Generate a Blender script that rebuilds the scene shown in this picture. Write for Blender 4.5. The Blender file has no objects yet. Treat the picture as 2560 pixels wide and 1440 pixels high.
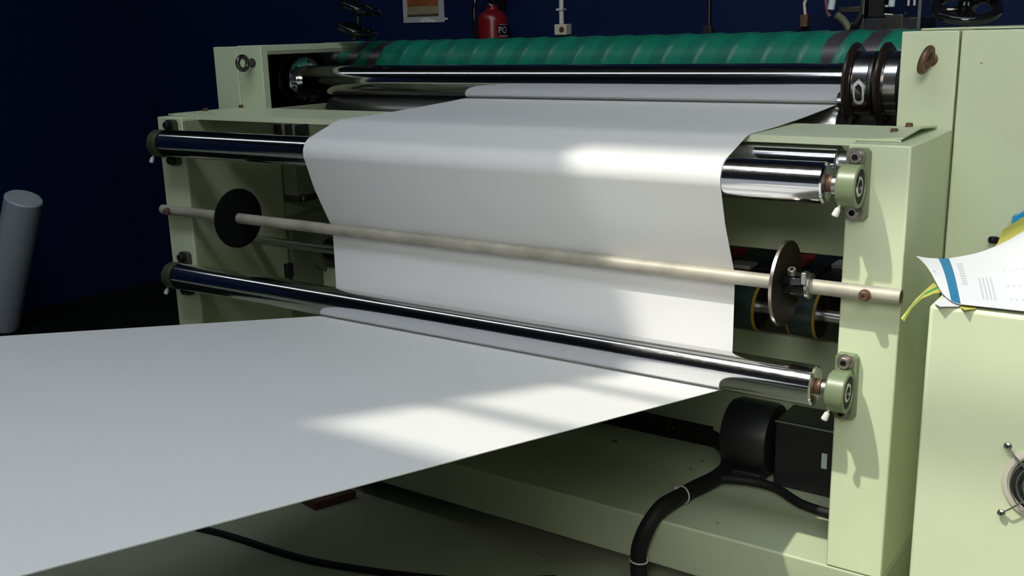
import bpy, math, random
from mathutils import Vector, Matrix
random.seed(7)
C = bpy.context.scene.collection
SC = bpy.context.scene
# ---------------------------------------------------------------- units
# everything below is written in survey units (1 unit = 1.35 m, z = 0.47 is the floor)
S, Z0 = 1.35, 0.47
def M(p): return Vector((p[0]*S, p[1]*S, (p[2]-Z0)*S))

# ---------------------------------------------------------------- camera
cam = bpy.data.cameras.new('camera'); cam_o = bpy.data.objects.new('camera', cam); C.objects.link(cam_o)
cam.sensor_width = 36.0; cam.lens = 2548.8/2560*36; cam.clip_start = 0.02; cam.clip_end = 100
def cam_rot(yaw, pitch, roll):
    f = Vector((-math.sin(yaw)*math.cos(pitch), math.cos(yaw)*math.cos(pitch), -math.sin(pitch)))
    r = Vector((math.cos(yaw), math.sin(yaw), 0)); d = f.cross(r)
    c, s = math.cos(roll), math.sin(roll)
    r2 = c*r + s*d; d2 = -s*r + c*d
    m = Matrix.Identity(4)
    for i in range(3): m[i][0] = r2[i]; m[i][1] = -d2[i]; m[i][2] = -f[i]
    return m
cam_o.matrix_world = Matrix.Translation(M((0.4260, -1.7734, 1.6324))) @ cam_rot(0.6123, 0.2447, 0.0259)
SC.camera = cam_o

# ---------------------------------------------------------------- light
SC.view_settings.view_transform = 'Standard'; SC.view_settings.look = 'None'
SC.view_settings.gamma = 1.0; SC.view_settings.use_curve_mapping = False
SC.view_settings.exposure = 0.0
w = bpy.data.worlds.new('sky'); SC.world = w; w.use_nodes = True
bg = w.node_tree.nodes['Background']; bg.inputs[0].default_value = (0.80, 0.90, 1.0, 1); bg.inputs[1].default_value = 8.8
SUN = Vector((0.60, 1.0, -1.95))
def lamp(name, kind, energy, color, **k):
    l = bpy.data.lights.new(name, kind); l.energy = energy; l.color = color
    for a, v in k.items(): setattr(l, a, v)
    o = bpy.data.objects.new(name, l); C.objects.link(o); return o
sun = lamp('sun', 'SUN', 3.5, (1.0, 0.96, 0.86), angle=math.radians(1.0))
sun.rotation_euler = (-SUN).to_track_quat('Z', 'Y').to_euler(); sun.location = M((-2, -4, 8))
# long daylight strip in the roof ridge above the machine
strip = lamp('roof_strip_light', 'AREA', 44, (0.90, 0.95, 1.0), shape='RECTANGLE', size=8.5*S, size_y=0.42*S)
strip.location = M((-3.6, -1.25, 4.86))
# unseen fill lamp added high behind the camera, beamed at the machine's right end
fill = lamp('fill_light', 'AREA', 18, (1.0, 0.98, 0.93), shape='RECTANGLE', size=1.4*S, size_y=1.6*S, spread=math.radians(62))
fill.location = M((0.95, -3.5, 3.2)); fill.rotation_euler = (M((0.25, 0.2, 1.4))-fill.location).to_track_quat('-Z', 'Y').to_euler()

# ---------------------------------------------------------------- materials
MATS = {}
def mat(name, col, rough=0.5, metal=0.0, var=0.0, scale=6.0, col2=None, bump=0.0, bscale=40.0, stretch=None, spec=None, spots=None, rvar=0.0):
    m = bpy.data.materials.new(name); m.use_nodes = True; nt = m.node_tree; N = nt.nodes; L = nt.links
    b = N['Principled BSDF']; b.inputs['Base Color'].default_value = (*col, 1)
    b.inputs['Roughness'].default_value = rough; b.inputs['Metallic'].default_value = metal
    if spec is not None: b.inputs['Specular IOR Level'].default_value = spec
    tc = N.new('ShaderNodeTexCoord'); src = tc.outputs['Object']
    if stretch:
        mp = N.new('ShaderNodeMapping'); mp.inputs['Scale'].default_value = stretch; L.new(src, mp.inputs[0]); src = mp.outputs[0]
    last = None
    if var > 0 or col2:
        n = N.new('ShaderNodeTexNoise'); n.inputs['Scale'].default_value = scale; n.inputs['Detail'].default_value = 5; L.new(src, n.inputs[0])
        r = N.new('ShaderNodeValToRGB'); r.color_ramp.elements[0].position = 0.3; r.color_ramp.elements[1].position = 0.7
        c2 = col2 or tuple(c*(1-var) for c in col)
        r.color_ramp.elements[0].color = (*c2, 1); r.color_ramp.elements[1].color = (*col, 1)
        L.new(n.outputs[0], r.inputs[0]); last = r.outputs[0]
    if spots:
        scol, sscale, thr = spots
        n2 = N.new('ShaderNodeTexNoise'); n2.inputs['Scale'].default_value = sscale; n2.inputs['Detail'].default_value = 3; L.new(tc.outputs['Object'], n2.inputs[0])
        r2 = N.new('ShaderNodeValToRGB'); r2.color_ramp.elements[0].position = thr; r2.color_ramp.elements[1].position = thr+0.03
        L.new(n2.outputs[0], r2.inputs[0])
        mx = N.new('ShaderNodeMix'); mx.data_type = 'RGBA'; L.new(r2.outputs[0], mx.inputs[0])
        if last: L.new(last, mx.inputs[6])
        else: mx.inputs[6].default_value = (*col, 1)
        mx.inputs[7].default_value = (*scol, 1); last = mx.outputs[2]
    if last: L.new(last, b.inputs['Base Color'])
    if rvar > 0:
        n3 = N.new('ShaderNodeTexNoise'); n3.inputs['Scale'].default_value = scale*2; n3.inputs['Detail'].default_value = 4; L.new(src, n3.inputs[0])
        mr = N.new('ShaderNodeMapRange'); mr.inputs[3].default_value = max(0.02, rough-rvar*0.4); mr.inputs[4].default_value = rough+rvar
        L.new(n3.outputs[0], mr.inputs[0]); L.new(mr.outputs[0], b.inputs['Roughness'])
    if bump > 0:
        n4 = N.new('ShaderNodeTexNoise'); n4.inputs['Scale'].default_value = bscale; L.new(src, n4.inputs[0])
        bp = N.new('ShaderNodeBump'); bp.inputs['Strength'].default_value = bump; bp.inputs['Distance'].default_value = 0.004
        L.new(n4.outputs[0], bp.inputs['Height']); L.new(bp.outputs[0], b.inputs['Normal'])
    MATS[name] = m; return m
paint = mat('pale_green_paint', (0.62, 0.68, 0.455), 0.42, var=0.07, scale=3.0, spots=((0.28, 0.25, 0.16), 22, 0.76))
paint_bed = mat('shaded_bed_paint', (0.44, 0.485, 0.32), 0.5, var=0.18, scale=3.0, spots=((0.12, 0.11, 0.07), 16, 0.72))  # machine paint darkened for shade under the web; random spots for oil stains
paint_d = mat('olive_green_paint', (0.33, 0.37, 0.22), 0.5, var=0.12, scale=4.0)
paint_k = mat('shop_dark_green_paint', (0.15, 0.17, 0.11), 0.5, var=0.15, scale=4.0)
cast = mat('bearing_green_paint', (0.175, 0.22, 0.118), 0.38, var=0.15, scale=12)
chrome = mat('polished_chrome', (0.74, 0.74, 0.76), 0.09, 1.0, var=0.10, scale=8, stretch=(3, 30, 30), rvar=0.10)
chrome_sp = mat('pitted_chrome', (0.74, 0.74, 0.76), 0.08, 1.0, spots=((0.10, 0.07, 0.06), 38, 0.755), scale=8, stretch=(3, 30, 30), rvar=0.08)
steel = mat('ground_steel', (0.55, 0.54, 0.52), 0.28, 1.0, var=0.2, scale=18, stretch=(1, 6, 6))
steel_d = mat('dark_steel', (0.16, 0.15, 0.14), 0.35, 1.0, var=0.3, scale=14)
galv = mat('galvanised_tube', (0.47, 0.44, 0.36), 0.58, 0.35, var=0.3, scale=14, bump=0.15)
brown = mat('oiled_brown_steel', (0.075, 0.055, 0.045), 0.32, 0.7, var=0.4, scale=20)
rust = mat('rusty_steel', (0.20, 0.115, 0.075), 0.55, 0.6, var=0.4, scale=40)
boltm = mat('bolt_steel', (0.42, 0.37, 0.34), 0.38, 0.9, var=0.3, scale=60)
rim = mat('bright_disc_edge', (0.60, 0.50, 0.45), 0.3, 1.0, var=0.2, scale=30)
black = mat('black_rubber', (0.007, 0.007, 0.008), 0.62, spec=0.3)
brushed = mat('brushed_steel', (0.68, 0.67, 0.66), 0.2, 1.0, var=0.15, scale=20, stretch=(2, 10, 10))
worn = mat('worn_bright_edge', (0.60, 0.60, 0.57), 0.45)
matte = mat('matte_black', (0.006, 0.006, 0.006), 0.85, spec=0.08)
castd = mat('darker_bearing_green', (0.045, 0.050, 0.026), 0.5)  # darker version of the bearing green, for the left bearings
boltd = mat('darker_bolt_steel', (0.03, 0.027, 0.024), 0.5, 0.5)  # darker version of the bolt steel, for the left bearings
gloss = mat('glossy_black', (0.008, 0.008, 0.009), 0.09)
hole = mat('dark_recess', (0.01, 0.01, 0.009), 0.8)
paper = mat('white_paper', (0.71, 0.71, 0.69), 0.62, var=0.03, scale=2.0, spec=0.25)
paper_edge = mat('paper_roll_wrap', (0.50, 0.55, 0.58), 0.35, var=0.1, scale=5)
greenr = mat('green_rubber', (0.010, 0.21, 0.125), 0.36, var=0.22, scale=7, spec=0.4)
greend = mat('dark_green_rubber', (0.008, 0.155, 0.100), 0.40, var=0.2, scale=9, spec=0.35)
greyr = mat('roller_bare_metal', (0.13, 0.115, 0.12), 0.30, 0.6, var=0.2, scale=9)
blue = mat('navy_wall_paint', (0.003, 0.0115, 0.050), 0.6, var=0.15, scale=1.2, spec=0.15)
floor_m = mat('grey_green_floor', (0.40, 0.42, 0.31), 0.42, var=0.30, scale=2.0, spots=((0.22, 0.22, 0.18), 9, 0.72))
roof_m = mat('grey_roof_sheet', (0.10, 0.105, 0.11), 0.6)
wall_m = mat('dark_wall_sheet', (0.03, 0.04, 0.07), 0.6)
redm = mat('extinguisher_red', (0.17, 0.006, 0.010), 0.28)
whitep = mat('white_plastic', (0.62, 0.60, 0.56), 0.45)
cream = mat('cream_plastic', (0.60, 0.55, 0.46), 0.45)
yellow = mat('yellow_flange', (0.22, 0.14, 0.014), 0.45)
drumg = mat('deep_green_drum', (0.005, 0.020, 0.016), 0.5)
beltm = mat('dark_blue_belt', (0.010, 0.022, 0.038), 0.55)
pink = mat('dull_red_part', (0.60, 0.05, 0.07), 0.5)
dullp = mat('dull_pink_grip', (0.13, 0.06, 0.075), 0.5)
greyp = mat('grey_machine', (0.018, 0.018, 0.020), 0.45, var=0.2, scale=10)
bluep = mat('blue_plastic', (0.015, 0.27, 0.58), 0.35)
brownp = mat('brown_board', (0.10, 0.045, 0.03), 0.7, var=0.2)
sheetw = mat('print_white', (0.62, 0.63, 0.66), 0.45, spec=0.3)
sheety = mat('sheet_yellow', (0.50, 0.47, 0.09), 0.5)
sheetg = mat('sheet_green', (0.02, 0.26, 0.07), 0.5)
inkb = mat('ink_blue', (0.014, 0.17, 0.34), 0.5, var=0.25, scale=160)
inkg = mat('ink_grey', (0.47, 0.47, 0.50), 0.6)
inkr = mat('ink_red', (0.10, 0.012, 0.018), 0.6)
posterp = mat('poster_paper', (0.38, 0.38, 0.40), 0.5)
posterb = mat('poster_beige', (0.30, 0.25, 0.15), 0.6, var=0.35, scale=12)
postero = mat('poster_orange', (0.32, 0.09, 0.02), 0.6, var=0.6, scale=25)
posterk = mat('poster_dark', (0.05, 0.04, 0.03), 0.6)
milky = mat('milky_plastic', (0.60, 0.70, 0.74), 0.3)
labelk = mat('black_label', (0.01, 0.01, 0.012), 0.4)
copper = mat('copper_ring', (0.45, 0.16, 0.07), 0.35, 1.0)

# ---------------------------------------------------------------- mesh helpers
class MB:
    def __init__(s): s.v = []; s.f = []; s.m = []; s.cur = 0
    def add(s, vs, fs):
        o = len(s.v); s.v += [tuple(v) for v in vs]
        for f in fs: s.f.append([i+o for i in f]); s.m.append(s.cur)
        return s
    def box(s, x0, x1, y0, y1, z0, z1):
        vs = [(x, y, z) for x in (x0, x1) for y in (y0, y1) for z in (z0, z1)]
        return s.add(vs, [(0,1,3,2), (4,6,7,5), (0,4,5,1), (2,3,7,6), (0,2,6,4), (1,5,7,3)])
    def obox(s, c, ax, ay, az):
        c, ax, ay, az = map(Vector, (c, ax, ay, az))
        vs = [c + i*ax + j*ay + k*az for i in (-1,1) for j in (-1,1) for k in (-1,1)]
        return s.add(vs, [(0,1,3,2), (4,6,7,5), (0,4,5,1), (2,3,7,6), (0,2,6,4), (1,5,7,3)])
    def lathe(s, o, d, prof, n=48, close=True):
        o = Vector(o); d = Vector(d).normalized(); q = d.to_track_quat('Z', 'Y')
        u = q @ Vector((1,0,0)); v = q @ Vector((0,1,0)); vs = []; fs = []; k = len(prof)
        for t, r in prof:
            for i in range(n):
                a = 2*math.pi*i/n; vs.append(o + d*t + (u*math.cos(a)+v*math.sin(a))*max(r, 1e-5))
        for j in range(k-1):
            for i in range(n):
                i2 = (i+1) % n; fs.append((j*n+i, j*n+i2, (j+1)*n+i2, (j+1)*n+i))
        if close:
            fs.append(tuple(reversed(range(n)))); fs.append(tuple(range((k-1)*n, k*n)))
        return s.add(vs, fs)
    def cyl(s, a, b, r, n=24, r1=None):
        a, b = Vector(a), Vector(b); return s.lathe(a, b-a, [(0, r), ((b-a).length, r if r1 is None else r1)], n)
    def ccyl(s, a, b, r, ch, n=48):
        a, b = Vector(a), Vector(b); L = (b-a).length
        return s.lathe(a, b-a, [(0, r-ch), (ch, r), (L-ch, r), (L, r-ch)], n)
    def xlathe(s, y, z, prof, n=48, close=True): return s.lathe((0, y, z), (1, 0, 0), prof, n, close)
    def torus(s, c, nrm, R, r, nu=40, nv=12, a0=0, a1=2*math.pi):
        c = Vector(c); q = Vector(nrm).normalized().to_track_quat('Z', 'Y'); vs = []; fs = []
        full = abs(a1-a0-2*math.pi) < 1e-6; m = nu if full else nu+1
        for i in range(m):
            a = a0+(a1-a0)*i/nu; e = Vector((math.cos(a), math.sin(a), 0))
            for j in range(nv):
                b = 2*math.pi*j/nv; vs.append(c + q @ (e*(R+r*math.cos(b)) + Vector((0,0,r*math.sin(b)))))
        for i in range(nu):
            i2 = (i+1) % m
            for j in range(nv):
                j2 = (j+1) % nv; fs.append((i*nv+j, i2*nv+j, i2*nv+j2, i*nv+j2))
        if not full: fs.append(tuple(reversed(range(nv)))); fs.append(tuple(range(nu*nv, nu*nv+nv)))
        return s.add(vs, fs)
    def tube(s, pts, r, n=14, sub=6):
        P = [Vector(p) for p in pts]; Q = []
        for i in range(len(P)-1):
            p0 = P[max(i-1,0)]; p1 = P[i]; p2 = P[i+1]; p3 = P[min(i+2,len(P)-1)]
            for k in range(sub):
                t = k/sub; Q.append(0.5*((2*p1)+(p2-p0)*t+(2*p0-5*p1+4*p2-p3)*t*t+(3*p1-p0-3*p2+p3)*t**3))
        Q.append(P[-1]); vs = []; fs = []; u = None
        for i, q in enumerate(Q):
            d = (Q[min(i+1,len(Q)-1)]-Q[max(i-1,0)]).normalized()
            if u is None: u = d.orthogonal().normalized()
            u = (u - d*u.dot(d)).normalized(); v = d.cross(u)
            rr = r(i/(len(Q)-1)) if callable(r) else r
            for j in range(n):
                a = 2*math.pi*j/n; vs.append(q+(u*math.cos(a)+v*math.sin(a))*rr)
        for i in range(len(Q)-1):
            for j in range(n):
                j2 = (j+1) % n; fs.append((i*n+j, i*n+j2, (i+1)*n+j2, (i+1)*n+j))
        fs.append(tuple(reversed(range(n)))); fs.append(tuple(range((len(Q)-1)*n, len(Q)*n)))
        return s.add(vs, fs)
    def prism(s, poly, vec):
        k = len(poly); vec = Vector(vec); vs = [Vector(p) for p in poly] + [Vector(p)+vec for p in poly]
        fs = [tuple(reversed(range(k))), tuple(range(k, 2*k))] + [(i, (i+1) % k, k+(i+1) % k, k+i) for i in range(k)]
        return s.add(vs, fs)
    def surf(s, fn, nu, nv, th, mfn=None):
        """thick sheet: fn(u,v)->point; th = thickness; mfn(u,v)->material index"""
        G = [[Vector(fn(i/nu, j/nv)) for j in range(nv+1)] for i in range(nu+1)]
        def nor(i, j):
            a = G[min(i+1,nu)][j]-G[max(i-1,0)][j]; b = G[i][min(j+1,nv)]-G[i][max(j-1,0)]
            return a.cross(b).normalized()
        o = len(s.v); W = nv+1
        top = [G[i][j]+nor(i,j)*th/2 for i in range(nu+1) for j in range(W)]
        bot = [G[i][j]-nor(i,j)*th/2 for i in range(nu+1) for j in range(W)]
        s.v += [tuple(p) for p in top+bot]; K = len(top)
        def F(f, m): s.f.append([x+o for x in f]); s.m.append(m)
        for i in range(nu):
            for j in range(nv):
                m = mfn((i+.5)/nu, (j+.5)/nv) if mfn else s.cur
                a, b, c, d = i*W+j, (i+1)*W+j, (i+1)*W+j+1, i*W+j+1
                F((a,b,c,d), m); F((K+a,K+d,K+c,K+b), s.cur)
        for i in range(nu):
            F((i*W, K+i*W, K+(i+1)*W, (i+1)*W), s.cur); F((i*W+nv, (i+1)*W+nv, K+(i+1)*W+nv, K+i*W+nv), s.cur)
        for j in range(nv):
            F((j, j+1, K+j+1, K+j), s.cur); e = nu*W; F((e+j, K+e+j, K+e+j+1, e+j+1), s.cur)
        return s

WL = {}
def link(o, parent, loc):
    C.objects.link(o); WL[o.name] = loc
    if parent: o.parent = parent; o.location = loc - WL[parent.name]
    else: o.location = loc
def tag(o, label=None, cat=None, group=None, kind=None):
    if label: o['label'] = label
    if cat: o['category'] = cat
    if group: o['group'] = group
    if kind: o['kind'] = kind
    return o
def obj(name, mb, mats, parent=None, bevel=0.0, ang=35, label=None, cat=None, group=None, kind=None, segs=2):
    P = [M(v) for v in mb.v]
    lo = Vector([min(p[i] for p in P) for i in range(3)]); hi = Vector([max(p[i] for p in P) for i in range(3)])
    loc = Vector(((lo.x+hi.x)/2, (lo.y+hi.y)/2, lo.z))
    me = bpy.data.meshes.new(name); me.from_pydata([p-loc for p in P], [], mb.f); me.update()
    if not isinstance(mats, (list, tuple)): mats = [mats]
    for m in mats: me.materials.append(m)
    me.polygons.foreach_set('material_index', mb.m); me.validate()
    me.shade_smooth(); me.set_sharp_from_angle(angle=math.radians(ang))
    o = bpy.data.objects.new(name, me); link(o, parent, loc)
    if bevel > 0:
        b = o.modifiers.new('bevel', 'BEVEL'); b.width = bevel*S; b.segments = segs; b.limit_method = 'ANGLE'; b.angle_limit = math.radians(40)
    return tag(o, label, cat, group, kind)
def thing(name, label, cat, loc, group=None):
    o = bpy.data.objects.new(name, None); o.empty_display_size = 0.05; link(o, None, M(loc)); return tag(o, label, cat, group)
def struct(name, mb, m, bevel=0): return obj(name, mb, m, None, bevel, kind='structure')
def copy_tree(o, off=None, label=None, parent=None):
    c = o.copy(); C.objects.link(c); WL[c.name] = WL[o.name]
    if parent: c.parent = parent
    if off is not None:
        d = Vector(off)*S; c.location = o.location + d; WL[c.name] = WL[o.name] + d
    if label: c['label'] = label
    for ch in list(o.children): copy_tree(ch, None, None, c)
    return c
def kids(o): return list(o.children)

# ---------------------------------------------------------------- the hall
XL, XR, YF, YB, ZC = -6.6, 4.2, -6.2, 1.35, 4.9
struct('floor', MB().box(XL, XR, YF, YB+.1, Z0-.05, Z0), floor_m)
struct('wall_back', MB().box(XL-.1, XR+.1, YB, YB+.08, Z0, ZC), blue)
struct('wall_left', MB().box(XL-.1, XL, YF, YB, Z0, ZC), wall_m)
struct('wall_side', MB().box(-4.0, -3.92, -2.2, YB, Z0, 2.7), blue)
struct('wall_front', MB().box(XL-.1, XR+.1, YF-.1, YF, Z0, ZC), wall_m)
struct('wall_right', MB().box(XR, XR+.1, YF, YB, Z0, ZC), wall_m)
SX0, SX1, SY0, SY1 = -1.715, 2.6, -2.83, -1.835     # roof window
struct('ceiling', MB().box(XL, SX0, YF, YB, ZC, ZC+.06).box(SX1, XR, YF, YB, ZC, ZC+.06)
       .box(SX0, SX1, YF, SY0, ZC, ZC+.06).box(SX0, SX1, SY1, YB, ZC, ZC+.06), roof_m)
rw = MB()
for y, h in ((-2.59, .016), (-2.28, .014)): rw.box(SX0, SX1, y-h, y+h, ZC+.01, ZC+.05)
struct('window_1', rw, roof_m)

# ---------------------------------------------------------------- machine bed and side frames
WC = 0.105
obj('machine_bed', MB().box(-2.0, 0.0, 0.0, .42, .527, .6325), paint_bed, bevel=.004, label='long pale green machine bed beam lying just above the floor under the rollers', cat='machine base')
for x in (-1.93, -1.0, -.06):
    obj('foot', MB().box(x-.03, x+.03, .20, .34, Z0, .5265), black, bpy.data.objects['machine_bed'], bevel=.002)

def post(name, x0, x1, label):
    t = thing(name, label, 'machine column', ((x0+x1)/2, .15, .633))
    obj('post_body', MB().box(x0, x1, 0, .297, .6335, 1.434), paint, t, bevel=.003)
    return t
rc = post('machine_post', -WC, -.001, 'sunlit pale green front post carrying the right ends of the rollers')
lc = post('machine_post', -2.0, -2.0+WC, 'shaded pale green front post at the far left end of the rollers')
# inner faces of the left post: olive side plate with slots, bracket and pad
def ipoly(pts, x, dx): return [(x, y, z) for y, z in pts], (dx, 0, 0)
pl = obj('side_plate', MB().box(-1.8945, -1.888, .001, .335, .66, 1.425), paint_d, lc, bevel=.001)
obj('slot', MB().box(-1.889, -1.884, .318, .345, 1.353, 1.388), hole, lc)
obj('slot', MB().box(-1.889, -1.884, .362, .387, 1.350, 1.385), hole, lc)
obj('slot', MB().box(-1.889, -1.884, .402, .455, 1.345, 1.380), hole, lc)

def frame(name, x0, x1, inner, outer, label):
    """hollow side frame standing behind a front post; inner = +1 when its inner face looks to +x"""
    t = thing(name, label, 'machine frame', ((x0+x1)/2, .45, .633))
    xi = x1 if inner > 0 else x0; a, b = (xi-.012, xi) if inner > 0 else (xi, xi+.012)
    fx0, fx1 = (x0-outer, x1) if inner > 0 else (x0, x1+outer)
    obj('front_plate', MB().box(x0, x1, .30, .325, .6335, 1.617), paint, t, bevel=.002)
    obj('top_plate', MB().box(x0, x1, .3255, .70, 1.600, 1.617), paint, t, bevel=.001)
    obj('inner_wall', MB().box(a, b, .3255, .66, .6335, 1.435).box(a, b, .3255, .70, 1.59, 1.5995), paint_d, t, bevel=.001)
    return t
lf = frame('side_frame', -2.0, -1.896, 1, 0, 'tall shaded pale green side frame behind the far left post, eye bolt on its face')
rf = frame('side_frame', -WC, -.002, -1, 0, 'tall pale green side frame behind the sunlit post, rusty eye bolt on its face')
# outer cabinet against the left frame
t = thing('drive_cabinet', 'narrow pale green outer cabinet against the left side of the far side frame', 'cabinet', (-2.06, .5, .633))
obj('front_panel', MB().box(-2.105, -2.003, .30, .325, .6335, 1.615), paint, t, bevel=.003)
obj('outer_wall', MB().box(-2.105, -2.090, .3255, .70, .50, 1.612), paint, t, bevel=.002)
obj('shade_liner', MB().box(-2.0895, -2.086, .3255, .90, .64, 1.598).box(-2.15, -1.885, .905, .915, .64, 1.585), hole, t)  # near-black sheets added to put shade into the hub cavity
obj('top_panel', MB().box(-2.089, -2.003, .3255, .70, 1.602, 1.612), paint, t, bevel=.001)
# big cabinet on the right
t = thing('drive_cabinet', 'large pale green cabinet filling the right edge behind the papers', 'cabinet', (.6, .7, Z0))
obj('front_panel', MB().box(.002, 1.3, .30, .33, .5, 1.617), paint, t, bevel=.003)
obj('cabinet_body', MB().box(.004, 1.3, .3305, .95, .5, 1.612), paint, t, bevel=.003)
obj('plinth', MB().box(.02, 1.28, .34, .94, Z0, .4995), black, t)
t = obj('top_cover', MB().box(-.10, 1.25, .42, .92, 1.6175, 1.6215), paint, bevel=.003, label='flat grey green lid lying on the right cabinet and frame under a black handwheel', cat='cover')
# ---- interior between the frames
obj('cross_beam', MB().box(-1.45, -.106, .335, .36, 1.160, 1.41), paint, bevel=.002, label='shaded green cross beam seen behind the paper under the upper rollers', cat='beam')
obj('back_panel', MB().box(-1.88, -.106, 1.03, 1.04, .64, 1.38), paint_k, label='dark rear panel closing the inside of the machine behind the belts', cat='panel')
obj('inner_panel', MB().box(-1.88, -.106, .46, .475, .64, .93), paint, label='shaded green low panel standing behind the motor under the belts', cat='panel')
t = thing('cable_guard', 'dark boxed guard bolted inside the left frame behind the upper roller', 'guard', (-1.86, .42, 1.16))
obj('guard_body', MB().box(-1.883, -1.83, .336, .437, 1.175, 1.335), paint_k, t, bevel=.003)
obj('flange', MB().box(-1.883, -1.822, .333, .437, 1.158, 1.178), steel_d, t, bevel=.001)
obj('bolt', MB().ccyl((-1.822, .352, 1.168), (-1.816, .352, 1.168), .007, .002, 12), boltm, t)
obj('lower_guard', MB().prism([(-1.883, .338, .80), (-1.883, .338, 1.105), (-1.883, .43, 1.113), (-1.883, .58, 1.118), (-1.883, .58, .80)], (.012, 0, 0)), paint_k, bevel=.001, label='dark lower plate on the inner left frame with a round hub hole', cat='plate')
t = thing('bearing_hub', 'dark round bearing hub on the inner left frame half hidden by the paper', 'hub', (-1.86, .49, .90))
obj('hub_ring', MB().xlathe(.485, .985, [(-1.871, .072), (-1.855, .072), (-1.853, .068), (-1.853, .040), (-1.866, .036)], 40), paint_k, t)
obj('shaft_end', MB().xlathe(.485, .985, [(-1.866, .028), (-1.848, .028), (-1.846, .026)], 32), hole, t)
obj('stop_block', MB().box(-1.888, -1.872, .312, .346, .925, .968), black, bevel=.003, label='small black stop block on the olive plate above the lower roller', cat='block')

# ---------------------------------------------------------------- bearings
def bearing(x, zc, label, cast=cast, boltm=boltm):
    yc = -.047
    t = thing('pillow_block_bearing', label, 'bearing', (x, 0, zc-.062), 'roller bearings')
    k = MB(); zb, zt, xa, xb = zc-.063, zc+.060, x-.021, x+.019
    def rr(x0, x1, z0, z1, c, y): return [(x0+c, y, z0), (x1-c, y, z0), (x1, y, z0+c), (x1, y, z1-c), (x1-c, y, z1), (x0+c, y, z1), (x0, y, z1-c), (x0, y, z0+c)]
    k.prism(rr(xa, xb, zb, zt, .006, -.0005), (0, -.0135, 0))
    obj('base_plate', k, cast, t, bevel=.0015)
    hx0, hx1 = x-.017, x+.016
    h = MB(); h.xlathe(yc, zc, [(hx0+.006, .012), (hx0+.005, .026), (hx0, .030), (hx0, .0345), (hx0+.003, .037), (hx1-.002, .037), (hx1, .0355), (hx1, .030), (hx1-.0125, .0285), (hx1-.013, .012)], 56, False)
    h.box(hx0+.004, hx1-.004, yc+.018, -.012, zc-.034, zc+.034)
    obj('housing', h, cast, t)
    g = MB(); g.xlathe(yc, zc, [(hx1-.0095, .012), (hx1-.0085, .0292), (hx1-.0022, .0297), (hx1-.0022, .012)], 48, False)
    obj('seal', g, hole, t)
    g = MB(); g.xlathe(yc, zc, [(hx0-.012, .0135), (hx0-.012, .0175), (hx0+.006, .0175), (hx1-.002, .0175), (hx1-.0005, .016), (hx1-.0005, .0120), (hx1-.006, .0118)], 40, False)
    obj('inner_ring', g, steel, t)
    for dz in (-.049, .046):
        b = MB(); by = -.014
        b.lathe((x-.002, by, zc+dz), (0, -1, 0), [(0, .0145), (.003, .0145), (.0032, .0105), (.013, .0105), (.0145, .0092), (.0145, .0052)], 32, False)
        b.cur = 1; b.lathe((x-.002, by, zc+dz), (0, -1, 0), [(.0145, .0054), (.0095, .0050), (.0094, .0001)], 6, False)
        obj('socket_bolt', b, [boltm, hole], t)
    c = MB(); c.lathe((hx0+.006, yc-.020, zc-.030), (-.35, -.25, -1), [(0, .0022), (.005, .0022), (.006, .0045), (.014, .0058), (.019, .0060), (.021, .0045)], 20)
    obj('grease_cap', c, whitep, t, label='white plastic cap')
    return t
ZU, ZLO, YR = 1.371, 1.0055, -.050
XB = -.083
b0 = bearing(XB, 1.368, 'upper right roller bearing, green, topmost on the sunlit post')
copy_tree(b0, (0, 0, -.366), 'lower right roller bearing, green, casting a long shadow on the sunlit post')
b1 = bearing(-1.93, 1.368, 'upper left roller bearing in shade, dark green, on the far left post', castd, boltd)
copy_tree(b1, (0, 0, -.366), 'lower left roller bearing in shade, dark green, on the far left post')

# ---------------------------------------------------------------- front rollers
def idler(y, z, r, x0, x1, label, journal=True):
    t = thing('idler_roller', label, 'roller', ((x0+x1)/2, y, z-r))
    obj('barrel', MB().xlathe(y, z, [(x0, r-.004), (x0+.003, r), (x1-.003, r), (x1, r-.004)], 96), chrome, t, ang=30)
    if journal:
        obj('journal', MB().xlathe(y, z, [(x1+.0005, .0145), (x1+.010, .0145), (x1+.0105, .0115), (x1+.033, .0115)], 32), rust, t)
        obj('journal', MB().xlathe(y, z, [(x0-.033, .0115), (x0-.0105, .0115), (x0-.010, .0145), (x0-.0005, .0145)], 32), rust, t)
    return t
idler(YR, ZU, .0362, -1.898, -.122, 'upper front chrome idler roller with the paper folding over it')
idler(YR, ZLO, .0372, -1.898, -.124, 'lower front chrome idler roller with the paper passing under it')
t = idler(.062, 1.389, .034, -1.05, -.135, 'chrome roller tucked behind the upper front roller under the cover plate', False)
obj('journal', MB().xlathe(.062, 1.389, [(-.1345, .025), (-.1065, .025)], 32), steel, t)

# ---------------------------------------------------------------- cover plate
def cov(u, v):
    x = -2.012 + u*(2.012-.028); y = .050 + v*.246
    z = 1.4370
    if u > .965: z += .011*((u-.965)/.035)**1.5*(0.35+.65*(1-abs(2*v-1)))
    return (x, y, z)
t = thing('cover_plate', 'long flat pale green cover plate bridging the two posts under the paper', 'cover plate', (-1, .17, 1.434))
obj('plate', MB().surf(cov, 120, 8, .003), paint, t)
obj('front_lip', MB().box(-2.012, -.030, .047, .0495, 1.4348, 1.4385).box(-1.893, -.107, .0468, .0493, 1.4255, 1.4355), paint, t)
hb = None
for x, y in ((-.075, .279), (-.071, .158), (-1.985, .285), (-1.985, .155)):
    b = MB().lathe((x, y, 1.4385), (0, 0, 1), [(0, .008), (.002, .008), (.0022, .0068), (.0075, .0068), (.0085, .0055)], 6)
    obj('hex_bolt', b, rust, t)

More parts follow.
